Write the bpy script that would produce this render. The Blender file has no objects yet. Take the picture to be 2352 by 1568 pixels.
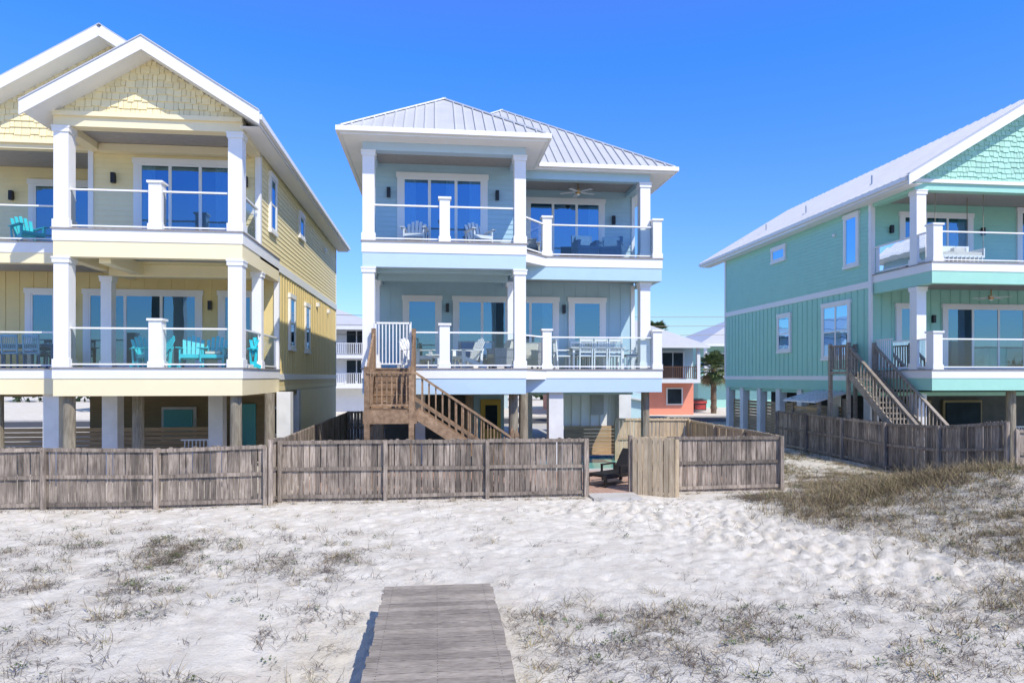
import bpy, bmesh, math, random
import numpy as np
from mathutils import Vector, noise
random.seed(7); rng=np.random.default_rng(7)
sc=bpy.context.scene
sc.view_settings.view_transform='Standard'; sc.view_settings.look='None'; sc.view_settings.exposure=0

# ------------------------------------------------------------ materials
def newmat(name):
    m=bpy.data.materials.new(name); m.use_nodes=True
    nt=m.node_tree; b=nt.nodes['Principled BSDF']; return m,nt,b
def mat(name,col,rough=.6,var=.08,scale=3.0,stretch=(1,1,1),bump=0.0,bscale=40,island=0.0,metal=0.0,col2=None,dirt=0.0):
    m,nt,b=newmat(name); N=nt.nodes; L=nt.links
    tc=N.new('ShaderNodeTexCoord'); mp=N.new('ShaderNodeMapping'); mp.inputs['Scale'].default_value=stretch
    L.new(tc.outputs['Object'],mp.inputs[0])
    nz=N.new('ShaderNodeTexNoise'); nz.inputs['Scale'].default_value=scale; nz.inputs['Detail'].default_value=6; nz.inputs['Roughness'].default_value=.65
    L.new(mp.outputs[0],nz.inputs['Vector'])
    cr=N.new('ShaderNodeValToRGB'); cr.color_ramp.elements[0].position=.32; cr.color_ramp.elements[1].position=.68
    c1=[c*(1-var) for c in col]; c2=[min(1,c*(1+var)) for c in col]
    if col2: c1,c2=col,col2
    cr.color_ramp.elements[0].color=(*c1,1); cr.color_ramp.elements[1].color=(*c2,1)
    L.new(nz.outputs['Fac'],cr.inputs[0]); out=cr.outputs[0]
    if island>0:
        g=N.new('ShaderNodeNewGeometry'); mr=N.new('ShaderNodeMapRange'); mr.inputs['To Min'].default_value=1-island; mr.inputs['To Max'].default_value=1+island
        L.new(g.outputs['Random Per Island'],mr.inputs[0])
        mx=N.new('ShaderNodeMix'); mx.data_type='RGBA'; mx.blend_type='MULTIPLY'; mx.inputs['Factor'].default_value=1
        L.new(out,mx.inputs['A']); L.new(mr.outputs[0],mx.inputs['B']); out=mx.outputs['Result']
    if dirt>0:
        n2=N.new('ShaderNodeTexNoise'); n2.inputs['Scale'].default_value=1.4; n2.inputs['Detail'].default_value=8; L.new(tc.outputs['Object'],n2.inputs['Vector'])
        mr2=N.new('ShaderNodeMapRange'); mr2.inputs['From Min'].default_value=.4; mr2.inputs['From Max'].default_value=.7; mr2.inputs['To Min'].default_value=1; mr2.inputs['To Max'].default_value=1-dirt
        L.new(n2.outputs['Fac'],mr2.inputs[0])
        mx=N.new('ShaderNodeMix'); mx.data_type='RGBA'; mx.blend_type='MULTIPLY'; mx.inputs['Factor'].default_value=1
        L.new(out,mx.inputs['A']); L.new(mr2.outputs[0],mx.inputs['B']); out=mx.outputs['Result']
    L.new(out,b.inputs['Base Color']); b.inputs['Roughness'].default_value=rough; b.inputs['Metallic'].default_value=metal
    if bump>0:
        n3=N.new('ShaderNodeTexNoise'); n3.inputs['Scale'].default_value=bscale; n3.inputs['Detail'].default_value=4; L.new(mp.outputs[0],n3.inputs['Vector'])
        bp=N.new('ShaderNodeBump'); bp.inputs['Strength'].default_value=bump; bp.inputs['Distance'].default_value=.02
        L.new(n3.outputs['Fac'],bp.inputs['Height']); L.new(bp.outputs[0],b.inputs['Normal'])
    return m
def glassmat(name,tint,gcol,fac):
    m=bpy.data.materials.new(name); m.use_nodes=True; nt=m.node_tree; nt.nodes.clear(); N=nt.nodes; L=nt.links
    o=N.new('ShaderNodeOutputMaterial'); t=N.new('ShaderNodeBsdfTransparent'); t.inputs[0].default_value=(*tint,1)
    g=N.new('ShaderNodeBsdfGlossy'); g.inputs['Color'].default_value=(*gcol,1); g.inputs['Roughness'].default_value=.015
    n=N.new('ShaderNodeTexNoise'); n.inputs['Scale'].default_value=.8; tc=N.new('ShaderNodeTexCoord'); L.new(tc.outputs['Object'],n.inputs['Vector'])
    bp=N.new('ShaderNodeBump'); bp.inputs['Strength'].default_value=.08; bp.inputs['Distance'].default_value=.06; L.new(n.outputs['Fac'],bp.inputs['Height']); L.new(bp.outputs[0],g.inputs['Normal'])
    lw=N.new('ShaderNodeFresnel'); lw.inputs['IOR'].default_value=1.5
    ad=N.new('ShaderNodeMath'); ad.operation='ADD'; ad.use_clamp=True; ad.inputs[1].default_value=fac; L.new(lw.outputs[0],ad.inputs[0])
    mx=N.new('ShaderNodeMixShader'); L.new(ad.outputs[0],mx.inputs[0]); L.new(t.outputs[0],mx.inputs[1]); L.new(g.outputs[0],mx.inputs[2]); L.new(mx.outputs[0],o.inputs[0]); return m

WHITE=mat('white_paint',(.82,.81,.78),.45,.02,2)
SOFFIT=mat('soffit_white',(.84,.83,.80),.6,.02,2)
GREYDECK=mat('deck_boards_grey',(.30,.27,.25),.7,.2,8,(1,6,1))
CEIL=mat('ceiling_weathered_wood',(.27,.25,.23),.7,.25,5,(1,14,1),col2=(.48,.45,.42))
YEL=mat('yellow_siding',(.87,.735,.40),.55,.03,2)
YELB=mat('yellow_battens',(.78,.62,.28),.55,.03,2)
YELBAND=mat('cream_band',(.88,.76,.48),.55,.02,2)
BLU=mat('blue_siding',(.42,.59,.64),.55,.03,2)
BLUL=mat('blue_band',(.48,.62,.73),.55,.02,2)
TEA=mat('teal_siding',(.35,.65,.52),.55,.03,2)
TEAB=mat('teal_battens',(.31,.60,.48),.55,.03,2)
SHY=mat('yellow_shingles',(.86,.74,.43),.6,.03,3,island=.07)
SHT=mat('teal_shingles',(.36,.62,.49),.6,.03,3,island=.09)
METAL=mat('galvanised_roof',(.57,.575,.59),.42,.05,1.2,(1,1,1),metal=.12)
WOOD=mat('weathered_fence_wood',(.13,.098,.074),.85,0,5,(5,5,.5),bump=.5,bscale=20,island=.42,col2=(.43,.355,.28),dirt=.38)
WOODN=mat('newer_fence_wood',(.36,.265,.16),.8,0,5,(5,5,.5),bump=.4,bscale=20,island=.18,col2=(.58,.46,.30))
STAIR=mat('stair_wood',(.16,.095,.05),.8,0,4,(2,2,2),bump=.3,bscale=20,island=.25,col2=(.34,.22,.13))
STAIRG=mat('grey_stair_wood',(.20,.16,.12),.85,0,4,(2,2,2),island=.2,col2=(.36,.31,.25))
BW=mat('boardwalk_wood',(.22,.18,.145),.85,0,9,(.9,9,5),bump=.6,bscale=14,island=.24,col2=(.50,.44,.37),dirt=.28)
PILE=mat('pile_wood',(.16,.13,.09),.9,0,4,(4,4,.6),bump=.6,bscale=14,col2=(.34,.30,.22))
PIER=mat('white_pier',(.72,.72,.70),.7,.05,2,dirt=.15)
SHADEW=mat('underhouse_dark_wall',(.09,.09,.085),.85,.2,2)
BLACK=mat('black_metal',(.012,.012,.013),.4,.1)
WICK=mat('black_wicker',(.018,.016,.015),.5,.4,60,bump=.6,bscale=120)
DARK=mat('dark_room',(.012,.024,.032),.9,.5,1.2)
CURT=mat('curtain_fabric',(.26,.38,.41),.9,.15,5,(4,4,.4))
CURTG=mat('blind_fabric',(.16,.30,.36),.9,.15,5,(4,4,.4))
TURQ=mat('turquoise_plastic',(.03,.52,.58),.45,.06)
WPL=mat('white_plastic',(.80,.80,.78),.45,.02)
NAVY=mat('navy_cushion',(.05,.14,.28),.8,.2,8)
GWICK=mat('grey_wicker',(.30,.31,.32),.8,.35,50,bump=.5,bscale=90)
CUSH=mat('beige_cushion',(.62,.58,.50),.85,.1,8)
BRONZE=mat('brushed_brass',(.45,.26,.08),.35,.1,metal=.8)
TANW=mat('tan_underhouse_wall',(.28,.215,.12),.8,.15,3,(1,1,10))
SLAT=mat('slat_wood',(.33,.22,.12),.75,0,4,(.6,.6,8),island=.15,col2=(.46,.34,.20))
DOORY=mat('yellow_door',(.65,.42,.06),.5,.04)
DOORT=mat('teal_door',(.10,.40,.42),.5,.04)
BRICK,nt,b=newmat('brick_patio')
bt=nt.nodes.new('ShaderNodeTexBrick'); bt.inputs['Color1'].default_value=(.36,.18,.12,1); bt.inputs['Color2'].default_value=(.46,.28,.20,1); bt.inputs['Mortar'].default_value=(.45,.42,.38,1); bt.inputs['Scale'].default_value=2.2
tc=nt.nodes.new('ShaderNodeTexCoord'); nt.links.new(tc.outputs['Object'],bt.inputs['Vector']); nt.links.new(bt.outputs[0],b.inputs['Base Color']); b.inputs['Roughness'].default_value=.85
WATER=mat('pool_water',(.18,.52,.46),.05,.15,2.5,bump=.25,bscale=5)
CONC=mat('concrete',(.48,.46,.43),.9,.12,1.5)
ASPH=mat('asphalt',(.06,.06,.06),.9,.2,3)
WGL=glassmat('window_glass',(.62,.78,.84),(.27,.50,.72),.36)
RGL=glassmat('rail_glass',(.86,.93,.95),(.9,.95,1),.02)
CORAL=mat('coral_siding',(.72,.27,.18),.6,.04)
FARW=mat('distant_white',(.72,.73,.73),.6,.03)
FARB=mat('distant_blue',(.46,.58,.60),.6,.03)
FART=mat('distant_teal',(.32,.58,.50),.6,.03)
BROWN=mat('brown_stain',(.14,.07,.04),.7,.2)
REDP=mat('red_paint',(.42,.05,.04),.5,.1)
PALMT=mat('palm_trunk_bark',(.16,.12,.085),.95,.4,10,(1,1,4),bump=.8,bscale=14)
PALML=mat('palm_leaf',(.06,.10,.03),.6,0,5,island=.5,col2=(.14,.18,.06))
PALMD=mat('palm_dead_leaf',(.30,.23,.12),.8,.2,5,island=.3)
HEDGE=mat('hedge_leaf',(.045,.075,.03),.8,.3,5,island=.5)

# ------------------------------------------------------------ mesh builder
class MB:
    def __init__(s): s.v=[]; s.f=[]; s.mi=[]; s.mats=[]; s.cur=0; s.T=None
    def m(s,mt):
        if mt not in s.mats: s.mats.append(mt)
        s.cur=s.mats.index(mt); return s
    def add(s,vs,fs):
        o=len(s.v)
        if s.T: vs=[s.T(*p) for p in vs]
        s.v+= [tuple(p) for p in vs]
        for f in fs: s.f.append(tuple(i+o for i in f)); s.mi.append(s.cur)
    def box(s,x0,x1,y0,y1,z0,z1):
        s.add([(x0,y0,z0),(x1,y0,z0),(x1,y1,z0),(x0,y1,z0),(x0,y0,z1),(x1,y0,z1),(x1,y1,z1),(x0,y1,z1)],
              [(0,3,2,1),(4,5,6,7),(0,1,5,4),(1,2,6,5),(2,3,7,6),(3,0,4,7)])
    def beam(s,p,q,w,h,up=(0,0,1)):
        p=Vector(p);q=Vector(q);d=(q-p).normalized();u=Vector(up)
        sd=d.cross(u)
        if sd.length<1e-4: sd=d.cross(Vector((0,1,0)))
        sd.normalize(); u=sd.cross(d)
        vs=[]
        for c in (p,q):
            for a,b in ((-1,-1),(1,-1),(1,1),(-1,1)): vs.append(tuple(c+sd*a*w/2+u*b*h/2))
        s.add(vs,[(0,1,2,3),(7,6,5,4),(0,4,5,1),(1,5,6,2),(2,6,7,3),(3,7,4,0)])
    def cyl(s,p,q,r0,r1=None,n=12,jit=0):
        r1=r0 if r1 is None else r1
        p=Vector(p);q=Vector(q);d=(q-p).normalized(); a=d.orthogonal().normalized(); b=d.cross(a)
        vs=[]
        for c,r in ((p,r0),(q,r1)):
            for i in range(n):
                t=2*math.pi*i/n; vs.append(tuple(c+(a*math.cos(t)+b*math.sin(t))*r*(1+random.uniform(-jit,jit))))
        fs=[(i,(i+1)%n,n+(i+1)%n,n+i) for i in range(n)]+[tuple(range(n-1,-1,-1)),tuple(range(n,2*n))]
        s.add(vs,fs)
    def prism(s,poly,z0,z1):
        n=len(poly); vs=[(x,y,z0) for x,y in poly]+[(x,y,z1) for x,y in poly]
        s.add(vs,[tuple(range(n-1,-1,-1)),tuple(range(n,2*n))]+[(i,(i+1)%n,n+(i+1)%n,n+i) for i in range(n)])
    def slab(s,poly,t,off=.012):
        n=len(poly); vs=[(x,y,z-off) for x,y,z in poly]+[(x,y,z-off-t) for x,y,z in poly]
        s.add(vs,[tuple(range(n)),tuple(range(2*n-1,n-1,-1))]+[(i,n+i,n+(i+1)%n,(i+1)%n) for i in range(n)])
    def build(s,name,parent=None,recalc=True):
        me=bpy.data.meshes.new(name); me.from_pydata(s.v,[],s.f)
        for mt in s.mats: me.materials.append(mt)
        me.polygons.foreach_set('material_index',s.mi)
        if recalc:
            bm=bmesh.new(); bm.from_mesh(me); bmesh.ops.recalc_face_normals(bm,faces=bm.faces); bm.to_mesh(me); bm.free()
        ob=bpy.data.objects.new(name,me); sc.collection.objects.link(ob)
        if parent: ob.parent=parent
        return ob
def empty(name,loc=(0,0,0)):
    e=bpy.data.objects.new(name,None); sc.collection.objects.link(e); e.empty_display_size=.2; return e
def Tfront(y): return lambda a,b,c:(a,y-b,c)
def Tright(x): return lambda a,b,c:(x+b,a,c)
def Tleft(x): return lambda a,b,c:(x-b,a,c)
def Trot(loc,ang,sc_=1.0):
    ca,sa=math.cos(ang),math.sin(ang)
    return lambda a,b,c:(loc[0]+sc_*(a*ca-b*sa),loc[1]+sc_*(a*sa+b*ca),loc[2]+sc_*c)

# ------------------------------------------------------------ terrain
def gz(x,y):
    d=.95*math.exp(-((x-13.2)/3.9)**2-((y-13.8)/3.0)**2)+.42*math.exp(-((x-11.5)/3)**2-((y-9)/2.6)**2)
    d+=.12*math.exp(-((x+8)/3.5)**2-((y-11)/2.5)**2)+.10*math.exp(-((x-4)/2.2)**2-((y-7)/1.5)**2)
    d-=.30*math.exp(-((x+1.2)/1.0)**2-((y-6.6)/2.4)**2)
    k=1.0 if y<16.4 else max(0,1-(y-16.4)/1.2)
    if x>9.6: k=1.0 if y<20 else max(0,1-(y-20)/6)
    n=noise.noise(Vector((x*.35,y*.35,0)))*.10+noise.noise(Vector((x*1.3,y*1.3,3)))*.04
    return (d+n)*k if k>0 else 0.0
def dens(x,y):
    n=noise.noise(Vector((x*.55,y*.55,9)))*.5+.5; n2=noise.noise(Vector((x*1.7,y*1.7,5)))*.5+.5
    dn=0
    edge=7.4+.22*(15-y)
    if x>edge-.5: dn=max(dn,min(1,(x-edge+.5)/1.2)*(.40+.9*n*n2*2))
    if y<9.9 and x>.9: dn=max(dn,min(1,(9.9-y)/1.4)*(.12+1.5*n2*n))
    if x<-.9 : dn=max(dn,min(1,(15.6-y)/3)*min(1,(-.9-x)/1.0+.2)*max(0,(n*n2*3.0-.30)))
    dn=max(dn,.08)
    if x>9.6 and y>17: return .25+.5*n*n2*2
    return min(dn,1.2) if y<17 or x>10 else 0
def axis(lo,a,b,hi,step):
    mid=np.arange(a,b+1e-6,step)
    L=a-np.geomspace(step,a-lo,34)[::-1]; R=b+np.geomspace(step,hi-b,34); return np.concatenate([L,mid,R])
xs=axis(-900,-10,15,900,.07); ys=axis(-900,5.4,17.4,900,.07)
pits={}
def pit(px,py,r,dp,a,e): pits.setdefault((int(px//1),int(py//1)),[]).append((px,py,r,dp,math.cos(a),math.sin(a),e))
for i in range(3000):
    t=random.random(); cx=4.6+(7.6-4.6)*t; cy=16.8+(8.6-16.8)*t
    px=cx+random.gauss(0,1.0); py=cy+random.gauss(0,.8); pit(px,py,random.uniform(.06,.11),random.uniform(.014,.032),random.uniform(0,3.1),1.7)
for i in range(6500):
    px=random.uniform(-10,9); py=random.uniform(5.6,16.8); pit(px,py,random.uniform(.045,.11),random.uniform(.008,.026),random.uniform(0,3.1),1.5)
def pd(x,y):
    s=0
    if not(-11<x<16 and 4<y<18.5): return 0
    ix,iy=int(x//1),int(y//1)
    for a in (-1,0,1):
        for c in (-1,0,1):
            for (px,py,r,dp,ca,sa,e) in pits.get((ix+a,iy+c),()):
                dx,dy=x-px,y-py
                if abs(dx)>.35 or abs(dy)>.35: continue
                u=(dx*ca+dy*sa)/e; w=-dx*sa+dy*ca; q=(u*u+w*w)/(r*r)
                if q<6: s+=-dp*math.exp(-q)+dp*.45*math.exp(-(q-2.2)**2)
    return s
nx,ny=len(xs),len(ys)
co=np.zeros((ny,nx,3)); att=np.zeros((ny,nx))
for j,y in enumerate(ys):
    for i,x in enumerate(xs):
        z=0
        if 0<y<30 and -20<x<30: z=gz(x,y); 
        if 5<y<16.9: z+=pd(x,y)
        if y<-18: z-=min(3,(-18-y)*.1)
        co[j,i]=(x,y,z)
        if 3<y<28 and -20<x<22: att[j,i]=dens(x,y)
idx=np.arange(nx*ny).reshape(ny,nx)
q=np.stack([idx[:-1,:-1],idx[:-1,1:],idx[1:,1:],idx[1:,:-1]],-1).reshape(-1,4)
me=bpy.data.meshes.new('sand_ground'); me.from_pydata(co.reshape(-1,3).tolist(),[],q.tolist())
at=me.attributes.new('litter','FLOAT','POINT'); at.data.foreach_set('value',att.reshape(-1))
for p in me.polygons: p.use_smooth=True
SAND,nt,b=newmat('white_sand'); N=nt.nodes; L=nt.links
tc=N.new('ShaderNodeTexCoord')
def nz(scale,det=6,ro=.6):
    n=N.new('ShaderNodeTexNoise'); n.inputs['Scale'].default_value=scale; n.inputs['Detail'].default_value=det; n.inputs['Roughness'].default_value=ro; L.new(tc.outputs['Object'],n.inputs['Vector']); return n
n1=nz(1.6,9,.7); cr=N.new('ShaderNodeValToRGB'); cr.color_ramp.elements[0].color=(.60,.54,.455,1); cr.color_ramp.elements[1].color=(.74,.695,.615,1); cr.color_ramp.elements[0].position=.3; cr.color_ramp.elements[1].position=.58; L.new(n1.outputs['Fac'],cr.inputs[0])
av=N.new('ShaderNodeAttribute'); av.attribute_name='litter'
n2=nz(6,9,.8); n4=nz(70,3,.6)
m1=N.new('ShaderNodeMath'); m1.operation='MULTIPLY_ADD'; m1.inputs[1].default_value=.20; L.new(av.outputs['Fac'],m1.inputs[0]); L.new(n2.outputs['Fac'],m1.inputs[2])
mr=N.new('ShaderNodeMapRange'); mr.inputs['From Min'].default_value=.59; mr.inputs['From Max'].default_value=.76; mr.inputs['To Max'].default_value=.75; L.new(m1.outputs[0],mr.inputs[0])
mm=N.new('ShaderNodeMath'); mm.operation='MULTIPLY'; L.new(mr.outputs[0],mm.inputs[0])
mr3=N.new('ShaderNodeMapRange'); mr3.inputs['From Min'].default_value=.50; mr3.inputs['From Max'].default_value=.58; L.new(n4.outputs['Fac'],mr3.inputs[0]); L.new(mr3.outputs[0],mm.inputs[1])
mx=N.new('ShaderNodeMix'); mx.data_type='RGBA'; L.new(mm.outputs[0],mx.inputs['Factor']); L.new(cr.outputs[0],mx.inputs['A']); mx.inputs['B'].default_value=(.20,.15,.10,1)
L.new(mx.outputs['Result'],b.inputs['Base Color']); b.inputs['Roughness'].default_value=.95; b.inputs['Specular IOR Level'].default_value=.1
nb=nz(26,8,.75); nb2=nz(4,4,.6); ad=N.new('ShaderNodeMath'); ad.operation='MULTIPLY_ADD'; ad.inputs[1].default_value=1.2; L.new(nb2.outputs['Fac'],ad.inputs[0]); L.new(nb.outputs['Fac'],ad.inputs[2])
bp=N.new('ShaderNodeBump'); bp.inputs['Strength'].default_value=.7; bp.inputs['Distance'].default_value=.055; L.new(ad.outputs[0],bp.inputs['Height']); L.new(bp.outputs[0],b.inputs['Normal'])
me.materials.append(SAND); g=bpy.data.objects.new('sand_ground',me); sc.collection.objects.link(g)
M=MB(); M.m(mat('sea_water',(.01,.10,.17),.18,.3,.05,bump=.5,bscale=.8)); M.add([(-900,-880,-1.2),(900,-880,-1.2),(900,-38,-1.2),(-900,-38,-1.2)],[(0,1,2,3)]); M.build('ocean')
M=MB(); M.m(ASPH); M.add([(-300,43,.03),(300,43,.03),(300,50,.03),(-300,50,.03)],[(0,1,2,3)]); M.m(CONC); M.box(-300,300,42.7,43,0,.13); M.box(-300,300,50,50.3,0,.13); M.build('road')
M=MB(); M.m(CONC); M.box(-2,8,27.5,42.7,-.1,.02); M.build('driveway')

# ------------------------------------------------------------ building parts
def lap(M,a0,a1,c0,c1,step=.155):
    c=c0
    while c<c1-.01:
        t=min(c+step,c1)
        M.add([(a0,.019,c),(a1,.019,c),(a1,.003,t),(a0,.003,t),(a0,0,c),(a1,0,c)],[(0,1,2,3),(4,5,1,0)]); c=t
def batten(M,a0,a1,c0,c1,sp=.41):
    n=int((a1-a0)/sp); 
    for i in range(n+1):
        a=a0+.03+i*(a1-a0-.06)/max(n,1); M.box(a-.028,a+.028,-.01,.022,c0,c1)
def window(P,a0,a1,c0,c1,n=1,curt=(0,-1),sash=False,door=False,wide=None,trim=.13,curtm=None):
    P.m(WHITE)
    P.box(a0,a0+trim,-.01,.085,c0,c1-.16); P.box(a1-trim,a1,-.01,.085,c0,c1-.16)
    P.box(a0-.03,a1+.03,-.01,.10,c1-.16,c1); 
    if not door: P.box(a0-.03,a1+.03,-.01,.11,c0-.06,c0+.05)
    i0,i1,k0,k1=a0+trim,a1-trim,c0+.05,c1-.16
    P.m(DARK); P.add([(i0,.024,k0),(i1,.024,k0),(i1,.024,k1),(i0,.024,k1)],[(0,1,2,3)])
    P.m(WGL); P.add([(i0,.06,k0),(i1,.06,k0),(i1,.06,k1),(i0,.06,k1)],[(0,1,2,3)])
    P.m(WHITE); w=(i1-i0)/n
    P.box(i0,i1,.03,.073,k1-.06,k1); P.box(i0,i1,.03,.073,k0,k0+.09)
    for i in range(n+1):
        x=i0+i*w; lo=x-.045 if i>0 else x; hi=x+.045 if i<n else x
        if i==0: hi=x+.06
        if i==n: lo=x-.06
        P.box(lo,hi,.031,.076,k0+.09,k1-.06)
    if sash: P.box(i0+.06,i1-.06,.032,.07,(k0+k1)/2-.03,(k0+k1)/2+.03)
    P.m(curtm or CURT)
    for cidx in curt:
        s0=i0+.03 if cidx==0 else (i1-.5*min(1,w) if cidx==-1 else i0+w*cidx)
        wd=.46*min(1,w); k=14; vs=[];fs=[]
        for i in range(k+1):
            a=s0+wd*i/k; bb=.042+.010*math.sin(i*2.1)
            vs+=[(a,bb-.002,k0+.03),(a,bb-.002,k1-.02)]
        for i in range(k): fs.append((2*i,2*i+2,2*i+3,2*i+1))
        P.add(vs,fs)
def column(M,x,y,z0,z1,w=.34):
    h=w/2
    M.box(x-h,x+h,y-h,y+h,z0,z1); M.box(x-h-.03,x+h+.03,y-h-.03,y+h+.03,z0+.001,z0+.22); M.box(x-h-.03,x+h+.03,y-h-.03,y+h+.03,z1-.16,z1-.001)
    M.box(x-h-.045,x+h+.045,y-h-.045,y+h+.045,z1-.05,z1-.003)
def newel(M,x,y,z,w=.30,h=1.25):
    k=w/2; M.box(x-k,x+k,y-k,y+k,z,z+h); M.box(x-k-.025,x+k+.025,y-k-.025,y+k+.025,z+.001,z+.16); M.box(x-k-.04,x+k+.04,y-k-.04,y+k+.04,z+h-.001,z+h+.06)
def rail(M,p,q,z):
    M.m(WHITE); M.beam((*p,z+1.045),(*q,z+1.045),.085,.045); M.beam((*p,z+.085),(*q,z+.085),.05,.04)
    M.m(RGL); M.add([(*p,z+.11),(*q,z+.11),(*q,z+1.02),(*p,z+1.02)],[(0,1,2,3)])
def picketrail(M,p,q,z,h=1.05,sp=.11,t=.03):
    M.beam((*p,z+h),(*q,z+h),.06,.05); M.beam((*p,z+.1),(*q,z+.1),.05,.04)
    p=Vector(p);q=Vector(q);n=max(1,int((q-p).length/sp))
    for i in range(1,n):
        c=p.lerp(q,i/n); M.beam((c.x,c.y,z+.1),(c.x,c.y,z+h),t,t,(1,0,0))
def sconce(M,a,c):
    M.m(BLACK); M.box(a-.05,a+.05,.01,.05,c-.1,c+.1); M.box(a-.055,a+.055,.05,.16,c-.15,c+.15)
def roofplane(M,poly,eave,slopev,slabM=None,t=.2,sp=.42):
    M.m(METAL); M.add(poly,[tuple(range(len(poly)))])
    if slabM is not None: slabM.m(WHITE); slabM.slab(poly,t)
    o=Vector(poly[0]); e=Vector(eave).normalized(); s=Vector(slopev).normalized()
    nrm=e.cross(s); 
    if nrm.z<0: nrm=-nrm
    P2=[((Vector(p)-o).dot(e),(Vector(p)-o).dot(s)) for p in poly]
    a0=min(p[0] for p in P2);a1=max(p[0] for p in P2); n=int((a1-a0)/sp)
    for i in range(n+1):
        a=a0+.02+(a1-a0-.04)*i/n; hit=[]
        for k in range(len(P2)):
            (xa,ya),(xb,yb)=P2[k],P2[(k+1)%len(P2)]
            if (xa-a)*(xb-a)<0: hit.append(ya+(yb-ya)*(a-xa)/(xb-xa))
        if len(hit)>=2 and max(hit)-min(hit)>.05:
            M.beam(o+e*a+s*min(hit)+nrm*.018,o+e*a+s*max(hit)+nrm*.018,.03,.05,nrm)
def fan(M,x,y,z):
    M.m(BRONZE); M.cyl((x,y,z),(x,y,z-.25),.02); M.cyl((x,y,z-.25),(x,y,z-.38),.10,.08)
    M.m(WHITE); M.cyl((x,y,z-.38),(x,y,z-.43),.07,.03)
    for i in range(5):
        a=i*2*math.pi/5+.3; M.beam((x+.1*math.cos(a),y+.1*math.sin(a),z-.31),(x+.62*math.cos(a),y+.62*math.sin(a),z-.33),.13,.012)
def gable(M,x0,x1,y,z0,pitch,mt,sh_h=.19):
    xc=(x0+x1)/2; zt=z0+pitch*(x1-x0)/2
    M.m(mt); M.add([(x0,y,z0),(x1,y,z0),(xc,y,zt)],[(0,1,2)])
    z=z0
    while z<zt:
        half=(zt-z)/pitch; x=xc-half+random.uniform(-.1,0); 
        while x<xc+half:
            w=random.choice((.12,.16,.2,.24)); dz=random.choice((0,0,.035,.045)); zz=min(z+sh_h, zt-pitch*abs(x+w/2-xc))
            if zz>z+.03: M.add([(x+.006,y-.04,z-dz),(x+w-.006,y-.04,z-dz),(x+w-.006,y-.008,zz),(x+.006,y-.008,zz),(x+.006,y-.005,z-dz),(x+w-.006,y-.005,z-dz)],[(0,1,2,3),(4,5,1,0),(0,3,4),(1,5,2)])
            x+=w
        z+=sh_h
def deckedge(tr,x0,x1,y0,y1,zt,band,white=.33,low=.40,ceil=True):
    tr.m(GREYDECK); tr.box(x0-.05,x1+.05,y0-.05,y1,zt-.035,zt)
    tr.m(WHITE); tr.box(x0-.02,x1+.02,y0-.02,y1,zt-white,zt-.035)
    tr.m(band)
    zb=zt-white-low
    tr.box(x0,x1,y0,y0+.28,zb,zt-white); tr.box(x0,x0+.28,y0+.28,y1,zb,zt-white); tr.box(x1-.28,x1,y0+.28,y1,zb,zt-white)
    tr.m(CEIL); tr.box(x0+.28,x1-.28,y0+.28,y1,zt-white-.2,zt-white-.001)

UZ,LZ=7.03,3.35
# ============================================================ BLUE HOUSE
H=empty('blue_beach_house')
W=MB(); T=MB(); R=MB(); G=MB(); WN=MB(); S=MB()
W.m(BLU); W.box(-2.03,7.15,24.2,38,2.6,9.90); W.box(-2.03,2.6,21.7,24.2,6.45,9.90)
W.T=Tfront(21.7); lap(W,-2.03,2.6,UZ,9.8)
W.T=Tfront(24.2); lap(W,2.6,7.15,UZ,9.8); batten(W,-2.03,7.15,LZ,6.45)
W.T=Tleft(-2.03); lap(W,21.7,38,6.9,9.9); batten(W,24.2,38,3,6.6)
W.T=Tright(7.15); lap(W,24.2,38,6.9,9.9); batten(W,24.2,38,3,6.6)
W.T=Tright(2.6); lap(W,21.7,24.2,UZ,9.8); W.T=None
W.m(WHITE); 
for x,y in ((-2.03,21.7),(7.15,24.2),(2.6,21.7)): W.box(x-.07,x+.05,y-.06,y+.08,UZ,9.8)
W.box(-2.06,-1.95,24.16,24.3,LZ,6.4); W.box(7.06,7.2,24.15,24.3,LZ,6.4)
W.build('walls',H)
deckedge(T,-2.09,2.66,20,24.2,LZ,BLUL,.30,.46); deckedge(T,2.7,7.48,22,24.2,LZ,BLUL,.30,.46)
deckedge(T,-2.09,2.66,20,24.15,UZ,BLUL,.34,.42); deckedge(T,2.7,7.48,22,24.15,UZ,BLU,.34,.42)
for z in (LZ,UZ):
    T.m(GREYDECK); T.prism([(2.7,21.05),(3.62,21.94),(2.7,21.94)],z-.036,z-.002); T.m(WHITE); T.prism([(2.7,21.09),(3.58,21.97),(2.7,21.97)],z-.33,z-.037)
T.m(BLU); T.box(-1.78,2.3,20.5,20.8,6.2,6.5) ; T.box(-1.78,2.3,21.75,22.05,6.12,6.48)
T.m(BLUL); T.box(-2.09,2.66,20.02,20.34,9.64,9.87); T.box(-2.09,-1.78,20.34,21.7,9.64,9.87); T.box(2.35,2.66,20.34,22.2,9.64,9.87)
T.m(BLU); T.box(2.66,7.15,22.22,22.5,9.60,9.87); T.box(6.87,7.15,22.5,24.2,9.60,9.87)
T.m(CEIL); T.box(-1.78,2.35,20.34,21.7,9.78,9.85); T.box(2.66,6.87,22.5,24.2,9.78,9.85)
T.m(WHITE)
for z0,z1 in ((LZ,6.27),(UZ,9.64)):
    column(T,-1.92,20.19,z0,z1); column(T,2.49,20.19,z0,z1); column(T,6.99,22.4,z0,z1 if z0==LZ else 9.60)
column(T,2.46,22.0,LZ,6.15,.30); column(T,-1.88,22.0,LZ,6.15,.26)
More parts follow.
